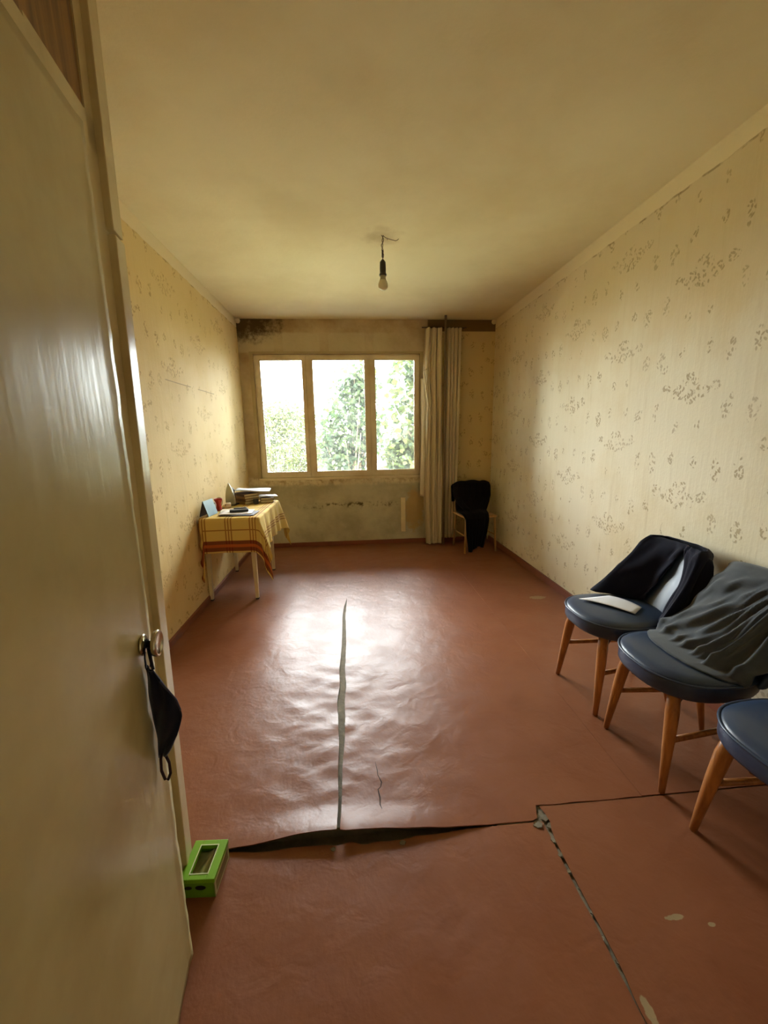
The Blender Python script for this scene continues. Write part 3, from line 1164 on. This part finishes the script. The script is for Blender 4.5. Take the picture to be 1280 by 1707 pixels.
def coat(u, v):
    t = u*2-1
    y, z = interp([(0, (.235, .55)), (.18, (.235, .74)), (.28, (.17, .80)), (.36, (.115, .765)), (.52, (.08, .60)), (.64, (-.02, .475)), (.74, (-.17, .455)), (.80, (-.232, .40)), (1, (-.24, .06))], v)
    w = interp([(0, .225), (.28, .235), (.4, .225), (.55, .215), (.64, .19), (.8, .14), (.92, .12), (1, .09)], v)
    c = interp([(0, .03), (.5, .02), (.66, -.06), (1, -.09)], v)
    z += -.03*abs(t)**3*sm(.15, .28, v)*sm(.45, .36, v)
    fold = .016*math.sin(t*9+4*v)+.012*vnoise(t*4, v*7, 2)
    z += .03*math.sin(t*2.2+.6)*sm(.95, 1, v)
    return (c+t*w, y-abs(fold)*.8, z+.3*fold)


MB().grid(48, 60, coat).build('coat_body', M_BLACK, COAT, True, solid=.012)
mb = MB().tube([(-.17, .12, .775), (-.205, .10, .70), (-.19, .05, .60), (-.15, -.03, .51), (-.12, -.14, .49)], [.03, .05, .05, .045, .03], 12, flat=.6)
mb.build('sleeve', M_BLACK, COAT, True, subsurf=1)

# ================================================================ TABLE with plaid cloth
TZ = .725
TX0, TX1, TY0, TY1 = -1.222, -.755, 3.205, 4.085
TAB = tag(empty('side_table', ((TX0+TX1)/2, (TY0+TY1)/2, 0)), 'small white-legged table standing against the left wall by the window', 'table')
cx, cy = (TX0+TX1)/2, (TY0+TY1)/2
M_WLEG = plain('cream_table_paint', (212, 196, 156), .4, grain=.08)
MB().quadbox((TX0-cx, TY0-cy, TZ-.03), (TX1-cx, TY1-cy, TZ-.006)).build('tabletop', M_WLEG, TAB, bevel=.003)
mb = MB()
ax, ay = .2, .39
for lo, hi in (((-ax, -ay-.008, TZ-.12), (ax, -ay+.008, TZ-.03)), ((-ax, ay-.008, TZ-.12), (ax, ay+.008, TZ-.03)), ((-ax-.008, -ay, TZ-.12), (-ax+.008, ay, TZ-.03)), ((ax-.008, -ay, TZ-.12), (ax+.008, ay, TZ-.03))):
    mb.quadbox(lo, hi)
mb.build('apron', M_WLEG, TAB)
for (lx, ly) in ((-1.208, 3.305), (-.83, 3.297), (-.832, 4.046), (-1.204, 4.05)):
    x, y = lx-cx, ly-cy
    a, b = .021, .0135
    tx, ty = x*.97, y*.985
    leg_ = MB().hexa([(x-b, y-b, .012), (x+b, y-b, .012), (x+b, y+b, .012), (x-b, y+b, .012), (tx-a, ty-a, TZ-.03), (tx+a, ty-a, TZ-.03), (tx+a, ty+a, TZ-.03), (tx-a, ty+a, TZ-.03)]).build('leg', M_WLEG, TAB, bevel=.002)
    MB().quadbox((x-b, y-b, .0), (x+b, y+b, .013)).build('foot_cap', plain('dark_rubber', (40, 32, 26), .7), leg_, bevel=.002)

DN, DR, DFAR = .285, .275, .25        # drops on the near, right and far side
mb = MB()
US = [TX0+.006+.04*k/8 for k in range(8)]+[TX0+.046+(TX1-TX0-.046)*k/16 for k in range(17)]+[TX1+DR*k/20 for k in range(1, 21)]
WS = [TY0-DN+DN*k/16 for k in range(16)]+[TY0+(TY1-TY0)*k/30 for k in range(31)]+[TY1+DFAR*k/12 for k in range(1, 13)]


def cloth_pt(a, b):
    da = max(0., a-TX1)
    dn = max(0., TY0-b)
    df = max(0., b-TY1)
    x, y, z = min(a, TX1), min(max(b, TY0), TY1), TZ
    wav = .5+.5*math.sin(b*31+.8*math.sin(b*13))
    if da and not dn and not df:                       # right drop, gently pleated
        r = da/DR
        near = math.exp(-(b-TY0)/.12)
        far = math.exp(-(TY1-b)/.12)
        L = da*(.97+.1*near+.1*far)
        x += .012+.03*r*wav+.05*r*(near+far)
        z -= L
    elif (dn or df) and not da:                        # short near and far drops
        d = dn or df
        sg = -1 if dn else 1
        D = DN if dn else DFAR
        r = d/D
        lf = sm(TX0+.036, TX0+.01, a)                    # bunched left corner hangs much lower
        rr = math.exp(-(TX1-a)/.025)
        y += sg*(.008+.010*r+.006*r*math.sin(a*26)+.02*r*rr+.02*lf*r*(.5+.5*math.sin(d*70)))
        z -= d*(.985+.06*rr+(.85*lf if dn else .3*lf))
        x += -.0*lf + lf*r*.02*math.sin(d*90)
    elif da and (dn or df):                            # corner tails, folded
        d = dn or df
        sg = -1 if dn else 1
        ra, rd = da/DR, d/(DN if dn else DFAR)
        ang = math.atan2(rd, ra)/(PI/2)                # 0 right side .. 1 near side
        rad = max(ra, rd)
        L = da*1.07*(1-ang)+d*1.045*ang+.22*rad*math.sin(PI*ang)**.8*min(ra, rd)**.3
        fold = math.sin(PI*ang*3)*.03*rad
        out = .012+.085*rad*(.5+.5*math.cos(PI*ang*4))*math.sin(PI*ang)+.06*rad
        x += out*math.cos(PI/2*ang)+fold*.5
        y += sg*(out*math.sin(PI/2*ang)*.55+.01)+fold*.3*sg
        z -= L
    else:
        z += .0008*math.sin(a*40)*math.sin(b*33)
    return (x-cx, y-cy, z)


nu, nw = len(US), len(WS)
mb.v = [cloth_pt(a, b) for b in WS for a in US]
mb.f = [(j*nu+i, j*nu+i+1, (j+1)*nu+i+1, (j+1)*nu+i) for j in range(nw-1) for i in range(nu-1)]
mb.uv = [(a, b) for b in WS for a in US]
CLOTH = mb.build('tablecloth', M_PLAID, None, True, loc=(cx, cy, .0), solid=.003, subsurf=1)
tag(CLOTH, 'mustard plaid tablecloth with dark red border on the small table', 'tablecloth')
TT = TZ+.0025


# ---------------------------------------------------------------- things on the table
def book(name, x, y, z, sx, sy, h, rz, cover, label, group):
    b = tag(empty(name, (x, y, z), rz), label, 'book', group)
    cov = plain('cover_%d_%d_%d' % cover, cover, .5)
    MB().quadbox((-sx/2, -sy/2, 0), (sx/2, sy/2, .003)).quadbox((-sx/2, -sy/2, h-.003), (sx/2, sy/2, h)).quadbox((-sx/2, -sy/2, 0), (-sx/2+.004, sy/2, h)).build('cover', cov, b)
    MB().quadbox((-sx/2+.004, -sy/2+.004, .003), (sx/2-.004, sy/2-.004, h-.003)).build('pages', plain('cream_pages', (214, 200, 158), .8, var=.2, gscale=200), b)
    return b


z = TT
A0 = math.radians(47)
for h, cov, lab in ((.028, (150, 116, 62), 'thick tan book at the bottom of the tall book stack'), (.023, (112, 74, 36), 'brown book second from the bottom of the tall book stack'),
                    (.024, (140, 98, 48), 'light brown book third from the bottom of the tall stack'), (.022, (84, 52, 28), 'dark brown book on top of the tall book stack')):
    book('book', -1.035+random.uniform(-.004, .004), 3.955, z, .16+random.uniform(-.004, .004), .215, h, A0+random.uniform(-.03, .03), cov, lab, 'books on the small table')
    z += h
ZT = z
z = TT
for h, cov, lab in ((.026, (120, 92, 52), 'tan book at the bottom of the low stack near the table edge'), (.022, (70, 50, 32), 'dark book on top of the low stack near the table edge')):
    book('book', -.842, 4.0, z, .125, .165, h, math.radians(14), cov, lab, 'books on the small table')
    z += h
ZL = z
mb = MB().grid(14, 8, lambda u, v: (lerp(-.15, .16, u), lerp(-.1, .1, v)+.05*u, lerp(.012, -.014, u)+.004*math.sin(u*6+v*3)))
tag(mb.build('magazine', plain('pale_blue_magazine', (210, 220, 238), .35, var=.08), None, True, loc=(-.965, 3.985, ZT+.0225), rz=math.radians(8), solid=.006),
    'pale glossy magazine lying across the top of the book stacks', 'magazine')
mb = MB().grid(10, 6, lambda u, v: (lerp(-.09, .09, u), lerp(-.06, .06, v), .003*math.sin(u*5)))
tag(mb.build('letter', plain('white_envelope', (232, 232, 236), .5, var=.03), None, True, loc=(-.835, 4.005, ZL+.008), rz=math.radians(20), solid=.004),
    'white envelope on the low book stack beside the magazine', 'envelope')
MB_DARK = plain('black_case', (28, 24, 24), .4)
tag(MB().quadbox((-.022, -.03, 0), (.022, .03, .045)).build('black_case', MB_DARK, None, bevel=.006, loc=(-.918, 3.868, TT), rz=math.radians(20)),
    'small black case standing between the two book stacks', 'case')

# flat iron standing on its heel
IRON = tag(empty('clothes_iron', (-1.14, 3.80, TT), math.radians(78)), 'flat iron standing on its heel beside the tall book stack', 'iron')
M_SOLE = plain('iron_soleplate', (176, 172, 150), .35, metal=.6)
mb = MB()
prof = [(.0, .041), (.03, .043), (.07, .041), (.11, .034), (.15, .023), (.18, .011), (.2, .002)]
nn = len(prof)
mb.v = [(-.0, -w, z+.012) for z, w in prof]+[(.0, w, z+.012) for z, w in prof]+[(.012, -w, z+.012) for z, w in prof]+[(.012, w, z+.012) for z, w in prof]
for k in range(nn-1):
    mb.f += [(k, k+1, nn+k+1, nn+k), (2*nn+k, 3*nn+k, 3*nn+k+1, 2*nn+k+1), (k, 2*nn+k, 2*nn+k+1, k+1), (nn+k, nn+k+1, 3*nn+k+1, 3*nn+k)]
mb.f += [(0, nn, 3*nn, 2*nn), (nn-1, 3*nn-1, 4*nn-1, 2*nn-1)]
mb.build('soleplate', M_SOLE, IRON)
M_IBODY = plain('pale_iron_plastic', (222, 216, 198), .35)
mb = MB().grid(16, 9, lambda u, v: ((.012+(.05*(1-v**2)+.006)*max(0, math.sin(PI*u))**.6), interp(prof, .195*v)*-.92*math.cos(PI*u), .012+.19*v))
mb.build('housing', M_IBODY, IRON, True)
mb = MB().tube([(.05, 0, .02), (.088, 0, .03), (.098, 0, .08), (.092, 0, .13), (.06, 0, .155), (.035, 0, .15)], [.013, .013, .012, .012, .011, .01], 10)
mb.build('handle', plain('dark_iron_handle', (52, 46, 44), .4), IRON, True)
MB().quadbox((-.004, -.05, 0), (.085, .05, .014)).build('heel', plain('dark_iron_heel', (60, 54, 50), .5), IRON, bevel=.004)

# tent calendar
CAL = tag(empty('tent_calendar', (-1.185, 3.36, TT), math.radians(-6)), 'tent-folded card with a pale blue face at the near end of the table', 'calendar')
w_, h_, l_ = .036, .125, .085
mb = MB().hexa([(w_, -l_, 0), (w_+.003, -l_, 0), (w_+.003, l_, 0), (w_, l_, 0), (-.003, -l_, h_), (.0, -l_, h_+.001), (.0, l_, h_+.001), (-.003, l_, h_)])
mb.build('blue_face', plain('pale_blue_card', (132, 164, 178), .45, var=.15, gscale=50), CAL)
mb = MB().hexa([(-w_-.003, -l_, 0), (-w_, -l_, 0), (-w_, l_, 0), (-w_-.003, l_, 0), (-.004, -l_, h_), (-.001, -l_, h_+.001), (-.001, l_, h_+.001), (-.004, l_, h_)])
mb.build('back_face', plain('dark_brown_card', (74, 52, 34), .6), CAL)
# red cup
CUP = tag(empty('red_cup', (-1.165, 3.56, TT)), 'red plastic cup with a white insert behind the blue tent card', 'cup')
MB().lathe([(.024, 0), (.026, .004), (.02, .045), (.02, .06), (.034, .095), (.036, .105), (.031, .105), (.028, .09), (.004, .085)], seg=20).build('cup_body', plain('red_plastic', (168, 40, 26), .35), CUP, True)
MB().quadbox((-.045, -.02, .0), (-.026, .02, .075)).build('insert', plain('white_card', (226, 222, 210), .5), CUP)
# round mirror
MIR = tag(empty('round_mirror', (-1.195, 3.66, TT), math.radians(62)), 'small round mirror in a thin wire rim standing near the wall', 'mirror')
ring = [(.0+.012*math.sin(t), .042*math.cos(t), .055+.045*math.sin(t)) for t in [2*PI*k/28 for k in range(29)]]
MB().tube(ring, .0025, 8, cap=False).build('rim', plain('grey_wire', (150, 140, 116), .3, metal=.8), MIR, True)
mb = MB()
mb.v = [(.001+.0115*math.sin(t), .0405*math.cos(t), .055+.0435*math.sin(t)) for t in [2*PI*k/28 for k in range(28)]]+[(-.002+.0115*math.sin(t), .0405*math.cos(t), .055+.0435*math.sin(t)) for t in [2*PI*k/28 for k in range(28)]]
mb.f = [tuple(range(28)), tuple(range(55, 27, -1))]+[(k, (k+1) % 28, 28+(k+1) % 28, 28+k) for k in range(28)]
mb.build('mirror_glass', plain('mirror_silver', (210, 205, 185), .12, metal=.9), MIR)
MB().quadbox((-.02, -.035, 0), (.025, .035, .008)).build('base', plain('grey_base', (150, 140, 116), .4), MIR, bevel=.003)
# charger box
tag(MB().quadbox((-.022, -.03, 0), (.022, .03, .042)).build('charger', plain('ivory_plastic', (224, 216, 190), .4), None, bevel=.006, loc=(-1.125, 3.70, TT), rz=math.radians(18)),
    'ivory plastic charger block between the mirror and the iron', 'charger')
# flat things on the near half of the table
tag(MB().quadbox((-.135, -.1, 0), (.135, .1, .008)).build('notebook', plain('dark_folder', (58, 44, 42), .5), None, bevel=.002, loc=(-.935, 3.36, TT), rz=math.radians(-3)),
    'dark flat folder on the near right corner of the table', 'folder')
mb = MB().grid(10, 8, lambda u, v: (lerp(-.13, .13, u), lerp(-.1, .09, v), .0025+.002*math.sin(u*7+v*2)))
tag(mb.build('newspaper', plain('pale_newsprint', (214, 206, 196), .6, var=.1, gscale=90), None, True, loc=(-.965, 3.385, TT+.0095), rz=math.radians(5), solid=.002),
    'pale printed leaflet lying on the dark folder', 'leaflet')
mb = MB().quadbox((-.075, -.035, 0), (.075, .035, .016))
tag(mb.build('phone', plain('black_phone', (24, 22, 24), .3), None, bevel=.005, loc=(-.95, 3.40, TT+.0165), rz=math.radians(14)),
    'black mobile phone lying on the pale leaflet', 'phone')
tag(MB().quadbox((-.055, -.016, 0), (.055, .016, .016)).build('glasses_case', plain('dark_glasses_case', (44, 36, 36), .5), None, bevel=.006, loc=(-.99, 3.585, TT), rz=math.radians(10)),
    'slim dark spectacle case behind the phone', 'case')
tag(MB().quadbox((-.05, -.075, 0), (.05, .075, .005)).build('notepad', plain('cream_notepad', (220, 206, 176), .6), None, bevel=.001, loc=(-1.09, 3.53, TT), rz=math.radians(12)),
    'cream notepad lying beside the red cup', 'notepad')

# ================================================================ BULB
BULB = tag(empty('light_bulb', (.256, 2.959, H)), 'bare unlit light bulb in a black socket hanging from ceiling wires', 'light bulb')
M_SOCK = plain('black_bakelite', (40, 28, 20), .35)
M_WIRE = plain('old_brown_wire', (84, 58, 36), .6)
MB().lathe([(.004, -.145), (.010, -.152), (.0195, -.165), (.021, -.205), (.0205, -.236), (.025, -.238), (.025, -.248), (.005, -.25)], seg=20).build('socket', M_SOCK, BULB, True)
MB().lathe([(.019, -.246), (.0185, -.262), (.022, -.276)], seg=20).build('collar', plain('ivory_collar', (176, 164, 128), .5), BULB, True)
t = NT('frosted_bulb_glass')
MB().lathe([(.0215, -.274), (.026, -.284), (.0315, -.298), (.0325, -.312), (.029, -.325), (.019, -.335), (.006, -.3385), (.001, -.339)], seg=22).build('glass', t.done(t.bsdf(srgb(224, 214, 178), .12, None, .6)), BULB, True)
for ph in (0, PI):
    pts = [(.005*math.cos(ph+k*.75)+.003*math.sin(k*.5), .005*math.sin(ph+k*.75), -.0-.0075*k) for k in range(21)]
    MB().tube(pts, .0022, 6).build('wire', M_WIRE, BULB, True)
MB().tube([(.0, 0, -.09), (-.0, 0, -.10), (-.002, 0, -.135)], [.004, .006, .005], 8).build('tape', plain('black_tape', (36, 24, 18), .6), BULB, True)
MB().tube([(.004, 0, -.002), (.02, -.004, -.016), (.035, -.006, -.023), (.06, -.008, -.030), (.085, -.01, -.037), (.098, -.01, -.034), (.108, -.01, -.025)], .0019, 6).build('loose_wire', M_WIRE, BULB, True)
MB().tube([(.035, -.006, -.023), (.03, -.01, -.033)], .0016, 6).build('wire_stub', M_WIRE, BULB, True)

# ================================================================ HEATING PIPE AND CURTAINS
tag(MB().tube([(0, 0, .0), (0, 0, H)], .0135, 14).build('riser_pipe', plain('brown_painted_pipe', (128, 108, 78), .5), None, True, loc=(1.113, 4.76, 0)),
    'thin painted riser pipe running floor to ceiling between the two curtains', 'pipe')


def curtain_left(u, v):
    z = lerp(2.535, .012, v)
    le = interp([(0, .875), (.08, .872), (.16, .856), (.2, .852), (.25, .866), (.34, .885), (.48, .878), (.62, .868), (.75, .862), (.86, .872), (1, .893)], v)
    re = interp([(0, 1.083), (.3, 1.092), (1, 1.098)], v)
    k = 1+.35*math.sin(v*3)
    ph = u*2*PI*3.2+.5*math.sin(v*5)
    y = 4.79+.028*math.sin(ph)*(1-.3*v)+.012*math.sin(ph*2.3+v*7)+.012*vnoise(u*5, v*9, 3)
    cin = math.exp(-((v-.19)/.05)**2)
    x = lerp(le, re, u)+.008*math.cos(ph)
    y -= .03*cin*(1-u)
    return (x, y, z)


CL = tag(empty('curtain', (0, 0, 0)), 'crumpled linen curtain left of the pipe, beside the window', 'curtain', 'linen curtains in the corner')
MB().grid(60, 90, curtain_left).build('curtain_sheet', M_CURTAIN, CL, True, solid=.003)
# torn lighter lining behind its window-side edge
mb = MB().grid(14, 50, lambda u, v: (lerp(.848, .90, u)+.008*math.sin(v*5), lerp(4.885, 4.83, u)+.004*math.sin(u*9)+.006*math.sin(v*9+u*3), lerp(2.0, .60, v)))
mb.build('lining', M_CURTAIN, CL, True, solid=.002)
mb = MB().tube([(.866, 4.755, 2.14), (.862, 4.74, 2.06), (.886, 4.735, 2.08), (.912, 4.735, 2.09), (.900, 4.738, 1.97), (.885, 4.738, 1.87), (.905, 4.738, 1.75), (.93, 4.738, 1.62), (.955, 4.738, 1.56), (.968, 4.735, 1.535), (.975, 4.735, 1.505), (.962, 4.735, 1.485), (.952, 4.737, 1.5), (.957, 4.737, 1.46), (.945, 4.737, 1.41)],
                 [.004, .006, .006, .005, .006, .006, .005, .004, .004, .003, .003, .003, .003, .003, .002], 8)
mb.build('torn_hem', M_CURTAIN, CL, True)
mb = MB().tube([(.864, 4.755, 2.07), (.872, 4.748, 1.98), (.889, 4.744, 1.86), (.902, 4.744, 1.76)], [.004, .009, .008, .004], 8)
mb.build('torn_hem', M_CURTAIN, CL, True)

CR = tag(empty('curtain', (0, 0, 0)), 'straight pleated linen curtain right of the pipe, in the far corner', 'curtain', 'linen curtains in the corner')


def curtain_right(u, v):
    z = lerp(2.54, .075, v)
    x = lerp(1.135, interp([(0, 1.312), (.6, 1.298), (1, 1.285)], v), u)
    ph = u*2*PI*4.2+.4*math.sin(v*3)
    return (x+.006*math.cos(ph), 4.81+.024*math.sin(ph)+.006*math.sin(ph*2.7+v*4), z)


MB().grid(60, 50, curtain_right).build('curtain_sheet', M_CURTAIN, CR, True, solid=.003)
tag(MB().tube([(-.2, 0, 0), (.32, 0, 0)], .006, 8).build('curtain_rail', plain('dark_rail', (70, 54, 34), .6), None, True, loc=(1.05, 4.81, 2.545)),
    'thin dark rail carrying the linen curtains', 'curtain rail')
MB().tube([(.3, 0, 0), (.3, .11, .01)], .005, 8).build('bracket', plain('dark_rail', (70, 54, 34)), bpy.data.objects['curtain_rail'], True)

# ================================================================ OUTSIDE
def ground_mat():
    t = NT('pale_dry_ground')
    v, x, y, z = t.pos()
    col = t.mix(t.ramp(t.noise(v, .3, 5.), .4, .65), srgb(150, 146, 128), srgb(112, 120, 84))
    return t.done(t.bsdf(col, .9, None, .2))


GZ = -3.4
struct(MB().quadbox((-120, 5.4, GZ-.5), (120, 260, GZ)).build('ground', ground_mat()))
struct(MB().quadbox((XL-TH-3, YF-6, GZ-.5), (XR+TH+3, YB+TH-.01, -.31)).build('wall_outer', plain('house_render', (190, 184, 168), .9)))
M_BARK = plain('grey_bark', (110, 96, 78), .9, grain=.5, gscale=20)


def tree(x, y, trunk_top, crown, leaf, n_leaf, lmat, label, seed, gaps=()):
    R = random.Random(seed)
    root = tag(empty('tree', (x, y, GZ)), label, 'tree', 'trees outside the window')
    mb = MB().tube([(0, 0, 0), (.05, .02, (trunk_top-GZ)*.5), (0, 0, trunk_top-GZ)], [.17, .13, .09], 10)
    mb.build('trunk', M_BARK, root, True)
    br = MB()
    ends = []
    for k in range(26):
        cxx, cyy, czz, rx, ry, rzz = crown[k % len(crown)]
        a = R.uniform(0, 2*PI)
        r = R.uniform(.3, .95)
        p = Vector((cxx+rx*r*math.cos(a), cyy+ry*r*math.sin(a), czz+rzz*R.uniform(-.7, .8)))
        s = Vector((0, 0, trunk_top-GZ-R.uniform(0, .9)))
        mid = s.lerp(p, .5)+Vector((0, 0, R.uniform(.05, .35)))
        br.tube([s, mid, p], [.045, .022, .007], 6)
        ends.append(p)
    br.build('branches', M_BARK, root, True)
    verts, faces = [], []
    while len(faces) < n_leaf:
        c = crown[R.randrange(len(crown))]
        d = Vector((R.gauss(0, 1), R.gauss(0, 1), R.gauss(0, 1)))
        d.normalize()
        rr = R.random()**.45
        cl = Vector((c[0]+d.x*c[3]*rr, c[1]+d.y*c[4]*rr, c[2]+d.z*c[5]*rr))
        for _ in range(R.randint(6, 12)):
            p = cl+Vector((R.gauss(0, .11), R.gauss(0, .11), R.gauss(0, .10)))
            L = leaf*R.uniform(.6, 1.25)
            ax = Vector((R.gauss(0, 1), R.gauss(0, 1), R.gauss(-.5, .6)))
            ax.normalize()
            sd = ax.cross(Vector((R.gauss(0, 1), R.gauss(0, 1), R.gauss(0, 1))))
            sd.normalize()
            nn = ax.cross(sd)
            w = L*.36
            i = len(verts)
            verts += [p, p+ax*L*.4+sd*w-nn*.1*w, p+ax*L, p+ax*L*.4-sd*w-nn*.1*w]
            faces.append((i, i+1, i+2, i+3))
    mb = MB()
    mb.v = [tuple(p) for p in verts]
    mb.f = faces
    me = bpy.data.meshes.new('foliage')
    me.from_pydata(mb.v, [], mb.f)
    me.materials.append(lmat)
    fo = bpy.data.objects.new('foliage', me)
    COL.objects.link(fo)
    fo.parent = root
    fo['kind'] = 'stuff'
    return root


LM1 = leaf_mat('sunny_small_leaves', (78, 84, 42), (52, 62, 36))
LM2 = leaf_mat('mid_green_leaves', (38, 54, 38), (60, 74, 36))
LM3 = leaf_mat('broad_green_leaves', (40, 56, 38), (70, 78, 34))
g0 = -GZ
tree(-2.5, 13.5, -.6, [(.1, 0, g0+.9, 1.5, 1.2, 1.35), (1.1, -.2, g0+.5, 1.3, 1.2, 1.2), (-1.2, 0, g0+.5, 1.5, 1.2, 1.3), (.3, .3, g0+1.9, .9, .8, .7)], .11, 12000, LM1, 'yellow-green small-leaved tree seen through the left window pane', 3)
tree(.0, 10.4, -.2, [(-.45, 0, g0+1.25, .6, .6, .75), (.1, .1, g0+1.9, .65, .6, .75), (.25, 0, g0+2.6, .5, .5, .5), (-.1, .1, g0+.8, .6, .6, .5), (.5, 0, g0+1.5, .4, .5, .8)], .15, 4200, LM2, 'leafy tree with branches behind the middle window pane', 5)
tree(1.75, 8.1, .3, [(-.55, 0, g0+1.4, .55, .6, .9), (-.35, -.1, g0+2.5, .6, .6, .6), (.4, .1, g0+1.9, .7, .7, 1.1), (-.6, 0, g0+.75, .5, .6, .5)], .16, 4200, LM3, 'broad-leaved tree filling the right window pane', 8)
